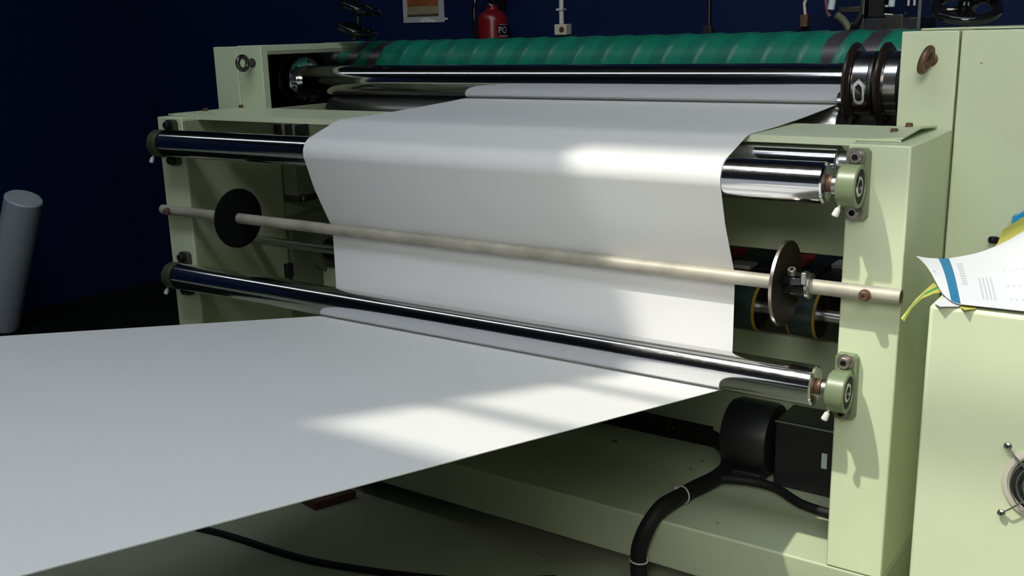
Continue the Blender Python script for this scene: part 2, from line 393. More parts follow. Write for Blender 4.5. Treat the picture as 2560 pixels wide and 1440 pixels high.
# ---------------------------------------------------------------- paper web
prof = [(.557, 1.4585), (.45, 1.4525), (.33, 1.4465), (.20, 1.4420), (.12, 1.4405), (.075, 1.4402)]
RW = .0375
# tangent arc around the upper roller front
a0, a1 = math.radians(100), math.radians(207)
for a in (0,): pass
def arc(yc, zc, r, s, e, n): return [(yc+r*math.cos(math.radians(s+(e-s)*i/n)), zc+r*math.sin(math.radians(s+(e-s)*i/n))) for i in range(n+1)]
prof += [(.060, 1.4399), (.047, 1.4394), (.034, 1.4376), (.018, 1.4335)]
prof += arc(YR, ZU, RW, 103, 206, 22)
prof += [(-.060, 1.285), (-.036, 1.236), (-.014, 1.192)]
prof += [(-.0092, 1.181), (-.0085, 1.170), (-.0085, 1.12), (-.0092, 1.06)]
RL = .0405
prof += arc(YR, ZLO, RL, 8, -78.9, 18)
ys, zs = prof[-1]
for k in range(1, 25): prof.append((ys-.1*k, zs+.196*.1*k))
# resample evenly for smooth shading
def webpt(u, v):
    f = v*(len(prof)-1); i = min(int(f), len(prof)-2); t = f-i
    y = prof[i][0]*(1-t)+prof[i+1][0]*t; z = prof[i][1]*(1-t)+prof[i+1][1]*t
    return y, z
def web(u, v):
    y, z = webpt(u, v); x = -1.346 + u*(1.346-.301)
    if .12 < y < .5: z += .0012*math.sin(u*31+.7)*math.sin((y-.12)/.38*math.pi)
    if y < -.15: x0 = 0
    return (x, y, z)
obj('paper_web', MB().surf(web, 60, len(prof)-1, .0012), paper, None, ang=60, label='wide white paper web running over and under the front rollers toward the viewer', cat='paper web')

# ---------------------------------------------------------------- spreader bar and guide discs
BZ, BY = 1.181, -.0235
t = thing('spreader_bar', 'galvanised tube bar bolted across both posts in front of the paper', 'bar', (-1, BY, BZ-.0135))
obj('tube', MB().xlathe(BY, BZ, [(-1.985, .0105), (-1.985, .0135), (.005, .0135), (.005, .0110), (-.03, .0110)], 32), galv, t)
obj('tube_end', MB().xlathe(BY, BZ, [(.0052, .0108), (.0056, .0108)], 24), rust, t)
obj('bolt', MB().lathe((-.052, BY-.0125, BZ-.001), (0, -1, 0), [(0, .0105), (.004, .0105), (.0045, .0085), (.011, .0085), (.0125, .0070), (.0125, .003), (.009, .003)], 20), rust, t)
obj('bolt', MB().lathe((-1.945, BY-.0125, BZ-.001), (0, -1, 0), [(0, .0105), (.004, .0105), (.0045, .0085), (.011, .0085), (.0125, .0070)], 20), rust, t)
t = thing('guide_disc', 'rusty steel guide disc clamped on the right part of the tube bar', 'guide disc', (-.195, BY, BZ-.078), 'guide discs on the bar')
d = MB(); d.cur = 1; d.xlathe(BY, BZ, [(-.2005, .0782), (-.1945, .0782)], 96, False)
d.cur = 0; d.xlathe(BY, BZ, [(-.2005, .0145), (-.2005, .0782)], 96, False); d.xlathe(BY, BZ, [(-.1945, .0782), (-.1945, .0145)], 96, False)
obj('disc_plate', d, [brown, rim], t)
c = MB(); c.xlathe(BY, BZ, [(-.1940, .0142), (-.1940, .022), (-.160, .022), (-.158, .021), (-.158, .0142)], 40, False)
c.box(-.193, -.160, BY-.030, BY-.008, BZ+.006, BZ+.019)
obj('clamp_collar', c, gloss, t, bevel=.001)
c = MB(); c.xlathe(BY, BZ, [(-.1575, .0142), (-.1575, .0235), (-.150, .0235), (-.149, .022), (-.149, .0142)], 40, False)
c.box(-.160, -.151, BY-.030, BY-.012, BZ+.008, BZ+.030)
obj('clamp_cap', c, steel, t, bevel=.001)
b = MB(); b.lathe((-.178, BY-.020, BZ+.014), (.05, -.45, 1), [(0, .0042), (.012, .0042), (.0122, .0075), (.022, .0075), (.0228, .0068), (.0228, .0034)], 24, False)
b.cur = 1; b.lathe((-.178, BY-.020, BZ+.014), (.05, -.45, 1), [(.0228, .0036), (.018, .0034), (.0179, .0001)], 6, False)
obj('clamp_screw', b, [boltm, hole], t)
t = thing('guide_disc', 'black guide disc in shade on the far left part of the tube bar', 'guide disc', (-1.67, BY, BZ-.078), 'guide discs on the bar')
obj('disc_plate', MB().xlathe(BY, BZ, [(-1.675, .0145), (-1.675, .0765), (-1.674, .0775), (-1.669, .0775), (-1.668, .0765), (-1.668, .0145)], 80, False), matte, t)
obj('clamp_collar', MB().xlathe(BY, BZ, [(-1.6755, .0142), (-1.6755, .022), (-1.705, .022), (-1.705, .0142)], 32, False), matte, t)

# ---------------------------------------------------------------- upper nip rollers, cutter roller
YN, ZN, RN = .562, 1.5045, .0455
t = thing('nip_roller', 'long chrome nip roller across the back with rusty pits and steel collars', 'roller', (-1.1, YN, ZN-.09))
obj('barrel', MB().xlathe(YN, ZN, [(-1.985, RN-.003), (-1.982, RN), (-.2735, RN), (-.2725, RN-.002)], 96), chrome_sp, t, ang=30)
obj('flange', MB().xlathe(YN, ZN, [(-.272, .02), (-.272, .085), (-.269, .0895), (-.264, .0895), (-.257, .080), (-.257, .02)], 72), brown, t)
cl = obj('collar', MB().xlathe(YN, ZN, [(-.2565, .02), (-.2565, .068), (-.255, .0705), (-.2225, .0705), (-.221, .069), (-.221, .02)], 72), brushed, t)
# split line and spanner hole on the collar
k = MB(); aa = math.radians(188)
def onr(x, a, r): return (x, YN+r*math.cos(a), ZN+r*math.sin(a))
k.obox(onr(-.2385, math.radians(171), .0703), (.016, 0, 0), Vector((0, -math.sin(math.radians(171)), math.cos(math.radians(171))))*.0008, Vector((0, math.cos(math.radians(171)), math.sin(math.radians(171))))*.0008)
obj('split_line', k, hole, cl)
ah = math.radians(195)
def slot(sc, r):
    out = []
    for du, dv in ((0, .026), (-.0085, .017), (-.0095, .0), (-.0085, -.014), (-.004, -.020), (.004, -.020), (.0085, -.014), (.0095, 0), (.0085, .017)):
        a = ah - dv*sc/.0705; out.append(onr(-.238+du*sc, a, r))
    return out
k = MB(); P = slot(1.25, .0712); Q = slot(.86, .0716)
n = len(P); k.add(P+Q+slot(1.25, .069)+slot(.86, .064), [(i, (i+1) % n, n+(i+1) % n, n+i) for i in range(n)] + [(2*n+i, 2*n+(i+1) % n, (i+1) % n, i) for i in range(n)] + [(n+i, n+(i+1) % n, 3*n+(i+1) % n, 3*n+i) for i in range(n)])
obj('spanner_rim', k, worn, cl)
k = MB(); k.add(slot(.87, .0709), [tuple(range(n))]); obj('spanner_hole', k, hole, cl)
obj('ring', MB().xlathe(YN, ZN, [(-.2205, .02), (-.2205, .070), (-.214, .070), (-.2135, .055), (-.205, .055), (-.205, .02)], 64), steel_d, t)
obj('flange', MB().xlathe(YN, ZN, [(-.2045, .02), (-.2045, .086), (-.202, .0895), (-.197, .0895), (-.190, .080), (-.190, .02)], 72), brown, t)
obj('collar', MB().xlathe(YN, ZN, [(-.1895, .02), (-.1895, .0705), (-.162, .0705), (-.160, .069), (-.160, .02)], 72), brushed, t)
obj('ring', MB().xlathe(YN, ZN, [(-.1595, .02), (-.1595, .077), (-.1345, .077), (-.1345, .02)], 64), black, t)
obj('journal', MB().xlathe(YN, ZN, [(-.134, .03), (-.1055, .03)], 32), steel_d, t)
obj('flange', MB().xlathe(YN, ZN, [(-2.002, .02), (-2.002, .070), (-1.999, .072), (-1.990, .072), (-1.988, .070), (-1.9855, .05)], 64), chrome, t)
obj('ring', MB().xlathe(YN, ZN, [(-2.020, .02), (-2.020, .066), (-2.0025, .066), (-2.0025, .02)], 64), steel_d, t)
obj('flange', MB().xlathe(YN, ZN, [(-2.042, .02), (-2.042, .080), (-2.038, .084), (-2.026, .084), (-2.022, .080), (-2.0205, .02)], 64), brown, t)
for a in range(6):
    aa = a*math.pi/3+.3; sy, sz = YN+.060*math.cos(aa), ZN+.060*math.sin(aa)
    obj('screw', MB().cyl((-1.9875, sy, sz), (-1.984, sy, sz), .005, 10), steel_d, t)
t = thing('feed_roller', 'lower grey steel feed roller under the chrome nip roller', 'roller', (-1, .566, 1.335))
obj('barrel', MB().xlathe(.566, 1.3975, [(-1.868, .058), (-1.862, .0605), (-.296, .0605), (-.290, .058)], 80), steel, t, ang=30)
obj('neck', MB().xlathe(.566, 1.3975, [(-.2895, .015), (-.1065, .015)], 32), steel_d, t)
t2 = thing('bearing_block', 'grey steel block under the two rusty flanged collars at the right', 'block', (-.19, .69, 1.34))
obj('block_body', MB().box(-.285, -.108, .66, .72, 1.34, 1.452), steel, t2, bevel=.003)
obj('notch', MB().lathe((-.235, .6595, 1.385), (0, -1, 0), [(0, .022), (.0004, .022)], 28), hole, t2)
obj('notch', MB().lathe((-.165, .6595, 1.385), (0, -1, 0), [(0, .022), (.0004, .022)], 28), hole, t2)
obj('neck', MB().xlathe(.566, 1.3975, [(-1.895, .035), (-1.8685, .035)], 32), steel_d, t)
# helically wrapped green roller
YG, ZG, RG = .815, 1.5325, .0855
NX, NA = 620, 72; gx0, gx1 = -2.065, -.13
LEAD, ST = .184, 2
G = MB(); vs = []; fs = []; mi = []
def wrap(x, a):
    ph = ((x/LEAD + a/(2*math.pi))*ST) % 1.0
    return ph
for i in range(NX+1):
    x = gx0+(gx1-gx0)*i/NX
    for j in range(NA):
        a = 2*math.pi*j/NA; ph = wrap(x, a)
        r = RG - .001 + .0042*(ph if ph < .94 else (1-ph)/.06*.94)
        if i < 8: r -= .02*((8-i)/8)**2
        vs.append((x, YG+r*math.cos(a), ZG+r*math.sin(a)))
for i in range(NX):
    x = gx0+(gx1-gx0)*(i+.5)/NX
    for j in range(NA):
        a = 2*math.pi*(j+.5)/NA; ph = wrap(x, a)
        end = x > -.40 or x < -1.80
        m = 2 if (end and .42 < ph < .88) else (1 if ph > .5 else 0)
        j2 = (j+1) % NA; fs.append((i*NA+j, (i+1)*NA+j, (i+1)*NA+j2, i*NA+j2)); mi.append(m)
fs.append(tuple(range(NA))); mi.append(2); fs.append(tuple(reversed(range(NX*NA, NX*NA+NA)))); mi.append(2)
G.v = vs; G.f = fs; G.m = mi
t = thing('cutter_roller', 'long green roller wrapped in slanted rubber strips behind the chrome roller', 'roller', (-1.1, YG, ZG-RG))
obj('wrapped_barrel', G, [greenr, greend, greyr], t, ang=50)
obj('neck', MB().xlathe(YG, ZG, [(-.1295, .03), (-.095, .03)], 32), steel_d, t)
obj('neck', MB().xlathe(YG, ZG, [(-2.084, .03), (-2.0655, .03)], 32), steel_d, t)

# ---------------------------------------------------------------- eye bolts
def eye(c, rot, label, m, R):
    t = thing('eye_bolt', label, 'eye bolt', (c[0], c[1]+.012, c[2]-R))
    nx = Vector((math.cos(rot[0])*math.cos(rot[1]), math.sin(rot[0]), -math.sin(rot[1])*math.cos(rot[0])))
    obj('ring', MB().torus(c, nx, R, .0068, 40, 14), m, t)
    obj('shank', MB().lathe((c[0], .2995, c[2]), (0, -1, 0), [(0, .013), (.004, .013), (.006, .009), (.2995-c[1]-R, .008)], 24), m, t)
eye((-1.934, .262, 1.568), (.0, 0.0), 'dark eye bolt on the shaded far left side frame', steel_d, .0185)
eye((-.049, .262, 1.565), (-.05, .30), 'rusty eye bolt on the lit right side frame', rust, .021)

# ---------------------------------------------------------------- handwheels
def handwheel(c, nrm, R, label, foot, spin=0.0):
    n = Vector(nrm).normalized(); c = Vector(c)
    t = thing('handwheel', label, 'handwheel', tuple(foot), 'black handwheels on the frames')
    obj('rim', MB().torus(c, n, R-.0105, .0105, 56, 16), gloss, t)
    obj('hub', MB().lathe(c-n*.022, n, [(0, .014), (.004, .018), (.034, .018), (.040, .012)], 28), gloss, t)
    q = n.to_track_quat('Z', 'Y')
    for k in range(3):
        a = spin+k*2*math.pi/3; d = q @ Vector((math.cos(a), math.sin(a), 0))
        obj('spoke', MB().tube([c+d*.014-n*.004, c+d*R*.5-n*.006, c+d*(R-.014)], .0062, 10), gloss, t)
    return t
HL0 = (-1.853, .66, 1.655); HL1 = (-1.834, .66, 1.722); HR0 = (-.054, .6, 1.661); HR1 = (-.046, .573, 1.721)
n1 = (.335, .099, .937); n2 = (.144, -.408, .902)
handwheel(HL0, n1, .068, 'black handwheel lower on the spindle at the far left', (-1.857, .657, 1.630), .4)
handwheel(HL1, n1, .068, 'black handwheel upper on the spindle at the far left', (-1.84, .657, 1.69), 1.2)
handwheel(HR0, n2, .0717, 'black handwheel standing over the right cabinet', (-.058, .612, 1.629), .9)
handwheel(HR1, n2, .0717, 'upper black handwheel over the right cabinet, cut by the top edge', (-.05, .58, 1.69), .2)
def spindle(a, b, label): obj('spindle', MB().ccyl(a, b, .0085, .002, 20), steel_d, label=label, cat='spindle')
spindle(Vector(HL0)+Vector(n1)*.0185, Vector(HL1)-Vector(n1)*.0225, 'short dark spindle joining the two far left handwheels')
spindle(Vector(HR0)+Vector(n2)*.0185, Vector(HR1)-Vector(n2)*.0225, 'short dark spindle joining the two right handwheels')
obj('spindle', MB().ccyl(Vector(HL0)-Vector(n1)*.0315, Vector(HL0)-Vector(n1)*.0225, .0085, .001, 20), steel_d, label='dark spindle stub on the left frame under the handwheels', cat='spindle')
obj('spindle_block', MB().box(-1.96, -1.82, .62, .699, 1.6172, 1.6190), paint_d, bevel=.001, label='olive pad on the left frame carrying the handwheel spindle', cat='block')
obj('spindle', MB().ccyl(Vector(HR0)-Vector(n2)*.038, Vector(HR0)-Vector(n2)*.0225, .0085, .001, 20), steel_d, label='dark spindle stub on the right lid under the handwheel', cat='spindle')

# ---------------------------------------------------------------- belts and drums inside
t = thing('drum_shaft', 'steel shaft behind the guide disc carrying the green drums', 'shaft', (-.9, .2, 1.05))
obj('shaft_rod', MB().xlathe(.2, 1.066, [(-1.885, .0125), (-.1065, .0125)], 28), steel, t)
def drum(x0, x1, label):
    t = thing('belt_drum', label, 'drum', ((x0+x1)/2, .2, 1.018), 'green belt drums')
    obj('drum_body', MB().xlathe(.2, 1.066, [(x0, .0128), (x0, .044), (x0+.003, .047), (x1, .047), (x1, .0128)], 56, False), drumg, t)
    f = MB(); f.xlathe(.2, 1.066, [(x1+.0005, .0128), (x1+.0005, .0475), (x1+.002, .0500), (x1+.006, .0500), (x1+.0075, .0475)], 56, False)
    f.cur = 1; f.xlathe(.2, 1.066, [(x1+.0075, .0475), (x1+.0060, .0440), (x1+.0050, .0128)], 56, False)
    obj('flange', f, [yellow, brown], t)
    obj('flange', MB().xlathe(.2, 1.066, [(x0-.0005, .0128), (x0-.0005, .047), (x0-.002, .0485), (x0-.003, .0485), (x0-.004, .047), (x0-.004, .0128)], 56, False), yellow, t)
drum(-.384, -.332, 'dark green belt drum with yellow flange left of the rusty disc')
drum(-.254, -.206, 'dark green belt drum with yellow flange right of the rusty disc')
def belt(x, label, m=beltm, w=.022, y0=.50, y1=1.01, z=1.082):
    obj('conveyor_belt', MB().box(x-w, x+w, y0, y1, z, z+.004), m, label=label, cat='belt', group='conveyor belts')
obj('belt_table', MB().box(-1.87, -.107, .48, 1.025, 1.055, 1.070), steel_d, label='dark grey belt table behind the cross beam', cat='table')
belt(-.445, 'dark blue conveyor belt left of the rusty disc inside the machine', z=1.0705)
belt(-.335, 'dark blue conveyor belt behind the rusty disc inside the machine', z=1.0705)
belt(-.225, 'dark blue conveyor belt nearest the sunlit post', z=1.0705)
for x0, x1, y0, y1, lb in ((-.525, -.470, .49, .54, 'dull grey slat inside the machine beside the paper edge'), (-.310, -.250, .60, .66, 'dull grey slat inside the machine beside the sunlit post')):
    obj('slat', MB().box(x0, x1, y0, y1, 1.0705, 1.080), whitep, bevel=.001, label=lb, cat='slat')
for x0, x1, y0, lb in ((-.420, -.360, .56, 'dull red clip inside the machine just left of the rusty disc'), (-.58, -.535, .56, 'dull red clip inside the machine beside the paper edge')):
    k = MB(); k.box(x0, x1, y0, y0+.08, 1.0765, 1.090); k.box(x0+.02, x0+.03, y0, y0+.04, 1.090, 1.095)
    obj('clip', k, pink, bevel=.004, label=lb, cat='clip')

# ---------------------------------------------------------------- under the web: motor, duct, cables
t = thing('gear_motor', 'dark grey gear motor on the bed behind the sunlit post', 'motor', (-.28, .3, .6335))
obj('motor_body', MB().lathe((-.44, .33, .725), (1, 0, 0), [(0, .05), (.004, .075), (.02, .082), (.10, .082), (.11, .078)], 40), greyp, t)
obj('motor_foot', MB().box(-.43, -.34, .26, .40, .6335, .66), greyp, t, bevel=.002)
obj('gear_case', MB().box(-.318, -.12, .285, .40, .6335, .790), greyp, t, bevel=.004)
obj('lid_edge', MB().box(-.318, -.12, .2825, .2845, .786, .7895), steel, t)
obj('rating_plate', MB().box(-.211, -.199, .2828, .2843, .700, .735), milky, t)
t = thing('cable_duct', 'black slotted cable duct lying along the bed under the paper', 'cable duct', (-.9, .425, .6335))
obj('channel', MB().box(-1.85, -.535, .412, .450, .664, .672), black, t)
obj('slotted_front', (lambda k: [k.box(x*.0135-1.30, x*.0135-1.30+.007, .412, .415, .6335, .6638) for x in range(56)] and k)(MB()), black, t)
t = thing('cable_bundle', 'thick black cable bundle tied with white strips hanging over the bed', 'cable', (-.45, .0, Z0))
BP = [(-.535, .395, .672), (-.50, .385, .668), (-.455, .35, .658), (-.425, .28, .655), (-.424, .209, .654), (-.442, .134, .653), (-.452, .066, .655), (-.458, .012, .655), (-.470, -.022, .628), (-.487, -.030, .575), (-.490, -.030, .53), (-.484, -.035, .495), (-.47, -.06, .489), (-.40, -.16, .4885)]
obj('bundle_sleeve', MB().tube(BP, lambda t: .0175+.002*math.sin(t*40)*.2, 18, 8), black, t)
obj('cable_branch', MB().tube([(-.424, .205, .655), (-.37, .24, .650), (-.30, .245, .648), (-.22, .20, .646), (-.14, .19, .645)], .010, 12, 6), black, t)
def tie(p, d):
    q = Vector(d).normalized(); obj('cable_tie', MB().torus(p, q, .0185, .0016, 32, 6).obox(Vector(p)+Vector((-.012, -.006, .014)), (.004, 0, 0), (0, .003, 0), (0, 0, .004)), whitep, t)
tie((-.448, .095, .654), (-.35, -1, .05)); tie((-.4885, -.030, .545), (-.05, 0, -1))
obj('floor_cable', MB().tube([(-2.4, -.52, .478), (-1.9, -.42, .478), (-1.519, -.353, .478), (-1.395, -.338, .478), (-1.262, -.331, .478), (-1.149, -.315, .478), (-.967, -.262, .478), (-.8, -.19, .478), (-.66, -.09, .478)], .0075, 12, 8), black, label='thin black cable lying on the grey green floor at lower left', cat='cable')
obj('board_scrap', MB().prism([(-1.62, -.08, Z0+.001), (-1.360, -.124, Z0+.001), (-1.318, -.018, Z0+.001), (-1.58, .03, Z0+.001)], (0, 0, .020)), brownp, label='brown board corner on the floor showing below the paper edge', cat='board')

# ---------------------------------------------------------------- control box, fan, papers
BX, BYF, BZT = .110, -.300, 1.246
t = thing('control_box', 'sunlit pale green control box at the lower right with a fan', 'control box', (.5, 0, Z0))
fx, fz, fr = .279, 1.0095, .047
k = MB()
body = obj('box_body', MB().box(BX, 1.1, BYF, .29, Z0, BZT), paint, t, bevel=.006, segs=3)
fy = BYF-.0008
fan = obj('fan_housing', MB().lathe((fx, BYF-.0003, fz), (0, -1, 0), [(0, .0545), (.003, .0545), (.0045, .0520), (.0048, .0475), (.002, .0470), (.0015, .0440)], 64, False), cream, t, label='cream fan ring')
obj('fan_opening', MB().lathe((fx, BYF-.0003, fz), (0, -1, 0), [(0, .0465), (.0008, .0465)], 48), hole, fan)
obj('fan_motor', MB().lathe((fx, BYF-.0012, fz), (0, -1, 0), [(0, .022), (.0022, .022), (.003, .020)], 40), whitep, fan)
gd = MB(); gy = BYF-.0115
for R in (.0425, .0345, .0265, .0185): gd.torus((fx, gy, fz), (0, 1, 0), R, .0011, 56, 8)
for sx, sz in ((-1, 1), (-1, -1), (1, 1), (1, -1)):
    gd.tube([(fx+sx*.0135, gy, fz+sz*.0135), (fx+sx*.040, gy, fz+sz*.040), (fx+sx*.0465, gy+.005, fz+sz*.0465), (fx+sx*.0505, BYF-.0025, fz+sz*.0505)], .0012, 8, 4)
obj('fan_guard', gd, steel, fan)
for sx, sz in ((-1, 1), (-1, -1), (1, 1), (1, -1)):
    s_ = MB(); s_.lathe((fx+sx*.0505, BYF-.0002, fz+sz*.0505), (0, -1, 0), [(0, .0022), (.005, .0022), (.0052, .0056), (.0075, .0050), (.009, .0030)], 20)
    s_.cur = 1; s_.obox((fx+sx*.0505, BYF-.0093, fz+sz*.0505), (.0028, 0, 0), (0, .0004, 0), (0, 0, .0006)).obox((fx+sx*.0505, BYF-.0093, fz+sz*.0505), (.0006, 0, 0), (0, .0004, 0), (0, 0, .0028))
    obj('screw', s_, [steel, hole], t)

# white printed sheet: u from the left edge to the right, v from the front to the back
def lerp(a, b, t): return a+(b-a)*t
BE = [(.019, 1.2490), (.051, 1.2455), (.088, 1.254), (.136, 1.272), (.180, 1.306), (.26, 1.370), (.40, 1.42), (.62, 1.45)]
def pl(tb, x):
    for (a, b), (c, d) in zip(tb, tb[1:]):
        if x <= c: return b+(d-b)*(x-a)/(c-a)
    return tb[-1][1]
def sheet(u, v):
    bx_ = .019+(.62-.019)*u; fx_ = .103+(.66-.103)*u; yf = -.2985+.085*max(0, 1-u/.085)**1.6
    zb = sum(pl(BE, min(.62, max(.019, bx_+k*.012))) for k in (-2, -1, 0, 1, 2))/5 if u > .02 else pl(BE, bx_)
    zf = 1.2512+.006*u
    x = lerp(fx_, bx_, v); y = lerp(yf, 0.0, v)
    z = lerp(zf, zb, v**1.5) + .006*math.sin(v*math.pi)
    if x > BX-.004: z = max(z, 1.2506)
    return (x, y, z)
def inked(u, v):
    if .0590 < u < .0865: return 1
    if .135 < u < .175 and .10 < v < .45 and int(u*200) % 2 == 0: return 2
    if .100 < u < .112 and .30 < v < .80 and int(v*60) % 3: return 2
    if .262 < u < .276 and .13 < v < .19: return 3
    if .20 < u < .25 and int(u*220) % 3 == 0 and int(v*80) in (10, 11, 24, 25, 42): return 2
    if .020 < u < .032 and .42 < v < .50: return 2
    return 0
obj('printed_sheet', MB().surf(sheet, 220, 80, .0008, inked), [sheetw, inkb, inkg, inkr], ang=60, label='white printed sheet with a blue stripe on the control box', cat='paper sheet')
# yellow and green sheet under it: its left tail curls down
def tail(u, v):
    p = [(.145, -.15, 1.2484), (.112, -.155, 1.2484), (.092, -.17, 1.244), (.074, -.18, 1.233), (.060, -.19, 1.216), (.0485, -.20, 1.192)]
    f = u*(len(p)-1); i = min(int(f), len(p)-2); s = f-i
    a = Vector(p[i])*(1-s)+Vector(p[i+1])*s
    wd = .165*(1-u**1.5)+.004
    return (a.x + .006*v, a.y - wd*(v-.62), a.z - .003*v*u)
obj('yellow_sheet', MB().surf(tail, 30, 14, .0008, lambda u, v: 1 if .58 < v < .80 else 0), [sheety, sheetg], ang=60, label='yellow sheet with green stripe curling down left of the control box', cat='paper sheet')
def back(u, v):
    x = lerp(.140, .60, u); return (x, lerp(.004, .06, v), pl(BE, x)-.002+.022*v+.02*u)
obj('yellow_sheet', MB().surf(back, 30, 8, .0008, lambda u, v: 1 if v > .5 and u > .12 else 0), [sheety, sheetg], ang=60, label='yellow and green sheet edge rising behind the white sheet at far right', cat='paper sheet')
obj('yellow_sheet', MB().prism([(.151, -.2995, 1.2472), (.1595, -.3100, 1.2466), (.170, -.2995, 1.2472), (.175, -.22, 1.2472), (.15, -.22, 1.2472)], (0, 0, .0007)), sheety, label='small yellow paper corner peeking over the front edge of the control box', cat='paper sheet')
obj('grey_sheet', MB().prism([(.1165, -.2990, 1.2480), (.1265, -.3100, 1.2474), (.149, -.2990, 1.2480), (.17, -.20, 1.2484), (.13, -.20, 1.2484)], (0, 0, .0007)), sheetw, label='pale paper corner peeking over the front edge of the control box', cat='paper sheet')
# clamp and knob on the big cabinet
t = thing('toggle_clamp', 'blue plastic clamp on a dark stem at the right edge', 'clamp', (.14, .27, 1.22))
k = MB(); k.box(.122, .150, .262, .290, 1.268, 1.284); k.box(.122, .130, .262, .290, 1.250, 1.268)
k.prism([(.128, .262, 1.284), (.150, .262, 1.284), (.148, .262, 1.292), (.136, .262, 1.292)], (0, .028, 0))
obj('blue_cap', k, bluep, t, bevel=.001)
obj('stem', MB().box(.122, .130, .270, .2995, 1.215, 1.2495), brown, t, bevel=.001)
obj('pad', MB().box(.131, .150, .268, .29, 1.235, 1.262), cream, t, bevel=.002)
t = thing('knob', 'small black knob with bright tip on the right cabinet above the papers', 'knob', (.103, .28, 1.22))
obj('knob_head', MB().lathe((.100, .2995, 1.231), (-.6, -1, .12), [(0, .005), (.012, .005), (.013, .0068), (.026, .0068), (.028, .005)], 20), black, t)
obj('knob_tip', MB().lathe((.106, .2995, 1.2295), (.6, -1, .0), [(0, .0042), (.012, .0042), (.014, .003)], 16), chrome, t)

# ---------------------------------------------------------------- background on the blue wall
YW = YB
t = thing('poster', 'white notice with beige picture taped on the blue wall', 'poster', (-2.145, YW, 1.681), None)
obj('poster_sheet', MB().prism([(-2.247, YW-.0015, 1.682), (-2.045, YW-.0015, 1.680), (-2.045, YW-.0015, 1.98), (-2.245, YW-.0015, 1.98)], (0, -.0015, 0)), posterp, t)
obj('picture', MB().box(-2.224, -2.070, YW-.004, YW-.0032, 1.708, 1.96), posterb, t)
obj('picture_top', MB().box(-2.222, -2.072, YW-.0048, YW-.0041, 1.742, 1.95), postero, t)
obj('picture_base', MB().box(-2.224, -2.072, YW-.0048, YW-.0041, 1.704, 1.712), posterk, t)
obj('torn_patch', MB().prism([(-2.165, YW-.0032, 1.682), (-2.085, YW-.0032, 1.6805), (-2.092, YW-.0032, 1.688), (-2.130, YW-.0032, 1.699), (-2.158, YW-.0032, 1.694)], (0, -.001, 0)), whitep, t)
obj('wall_hook', MB().box(-2.040, -2.030, YW-.008, YW, 1.688, 1.696), whitep, label='tiny white hook on the wall right of the notice', cat='hook')
ex, ey, er, ez = -1.772, YW-.070, .0545, 1.42
t = thing('fire_extinguisher', 'red fire extinguisher with black label hung on the blue wall', 'fire extinguisher', (ex, ey, ez))
obj('cylinder', MB().lathe((ex, ey, ez), (0, 0, 1), [(0, .05), (.006, er), (.255, er), (.272, er*.93), (.287, er*.70), (.296, .022), (.312, .018)], 48), redm, t)
obj('valve', MB().lathe((ex, ey, 1.7325), (0, 0, 1), [(0, .016), (.03, .016), (.031, .012), (.06, .012)], 20).box(ex-.012, ex+.055, ey-.011, ey+.011, 1.793, 1.806).box(ex-.012, ex+.06, ey-.009, ey+.009, 1.820, 1.830), gloss, t)
obj('safety_ring', MB().torus((ex+.008, ey-.017, 1.735), (.3, -.2, 1), .013, .0016, 24, 6), steel, t)
obj('hose', MB().tube([(ex-.012, ey-.012, 1.775), (ex-.030, ey-.050, 1.77), (ex-.028, ey-.072, 1.70), (ex-.022, ey-.071, 1.60), (ex-.02, ey-.068, 1.48)], .0095, 12, 6), gloss, t)
obj('bracket', MB().box(ex-.012, ex+.012, YW-.019, YW-.0005, 1.50, 1.76), steel_d, t)
# label band and letters wrapped on the cylinder
def cylp(a, z, r): return (ex+r*math.sin(a), ey-r*math.cos(a), z)
k = MB(); k.surf(lambda u, v: cylp(lerp(.90, 2.4, u), lerp(1.629, 1.661, v), er+.0006), 24, 2, .0006)
lb = obj('label', k, labelk, t)
fc = bpy.data.curves.new('letters', 'FONT'); fc.body = 'PO'; fc.size = 1.0; fc.fill_mode = 'FRONT'
fo = bpy.data.objects.new('letters_tmp', fc); C.objects.link(fo); bpy.context.view_layer.update()
me = bpy.data.meshes.new_from_object(fo.evaluated_get(bpy.context.evaluated_depsgraph_get()))
bpy.data.objects.remove(fo); bpy.data.curves.remove(fc)
k = MB(); hgt = .0215
fv = [cylp(.95 + v.co.x*hgt/.7/er*.95, 1.6345+v.co.y*hgt/.7, er+.0014) for v in me.vertices]
k.add(fv, [tuple(p.vertices) for p in me.polygons]); bpy.data.meshes.remove(me)
obj('letters', k, whitep, lb, label='white letters PO')
k = MB(); k.surf(lambda u, v: cylp(lerp(1.05, 1.9, u), lerp(1.6225, 1.6255, v), er+.0009), 16, 1, .0004); k.surf(lambda u, v: cylp(lerp(1.05, 1.9, u), lerp(1.6630, 1.6645, v), er+.0009), 16, 1, .0004)
obj('label_line', k, inkg, lb)
t = thing('wall_socket', 'cream socket box with conduit on the blue wall above the green roller', 'socket', (-1.53, YW, 1.625))
obj('socket_box', MB().box(-1.534, -1.485, YW-.038, YW-.0005, 1.622, 1.659), cream, t, bevel=.003)
obj('outlet', MB().lathe((-1.503, YW-.0382, 1.640), (0, -1, 0), [(0, .010), (.001, .010)], 20), rust, t)
obj('conduit', MB().ccyl((-1.518, YW-.014, 1.6595), (-1.518, YW-.014, 2.3), .0085, .001, 16), whitep, t)
obj('clip', MB().box(-1.534, -1.508, YW-.024, YW-.0005, 1.705, 1.712), whitep, t)
t = thing('wall_conduit', 'thin grey conduit on the blue wall in the right half', 'conduit', (-.968, YW, 1.6))
obj('pipe', MB().ccyl((-.968, YW-.010, 1.640), (-.968, YW-.010, 2.3), .0055, .001, 12), steel_d, t)
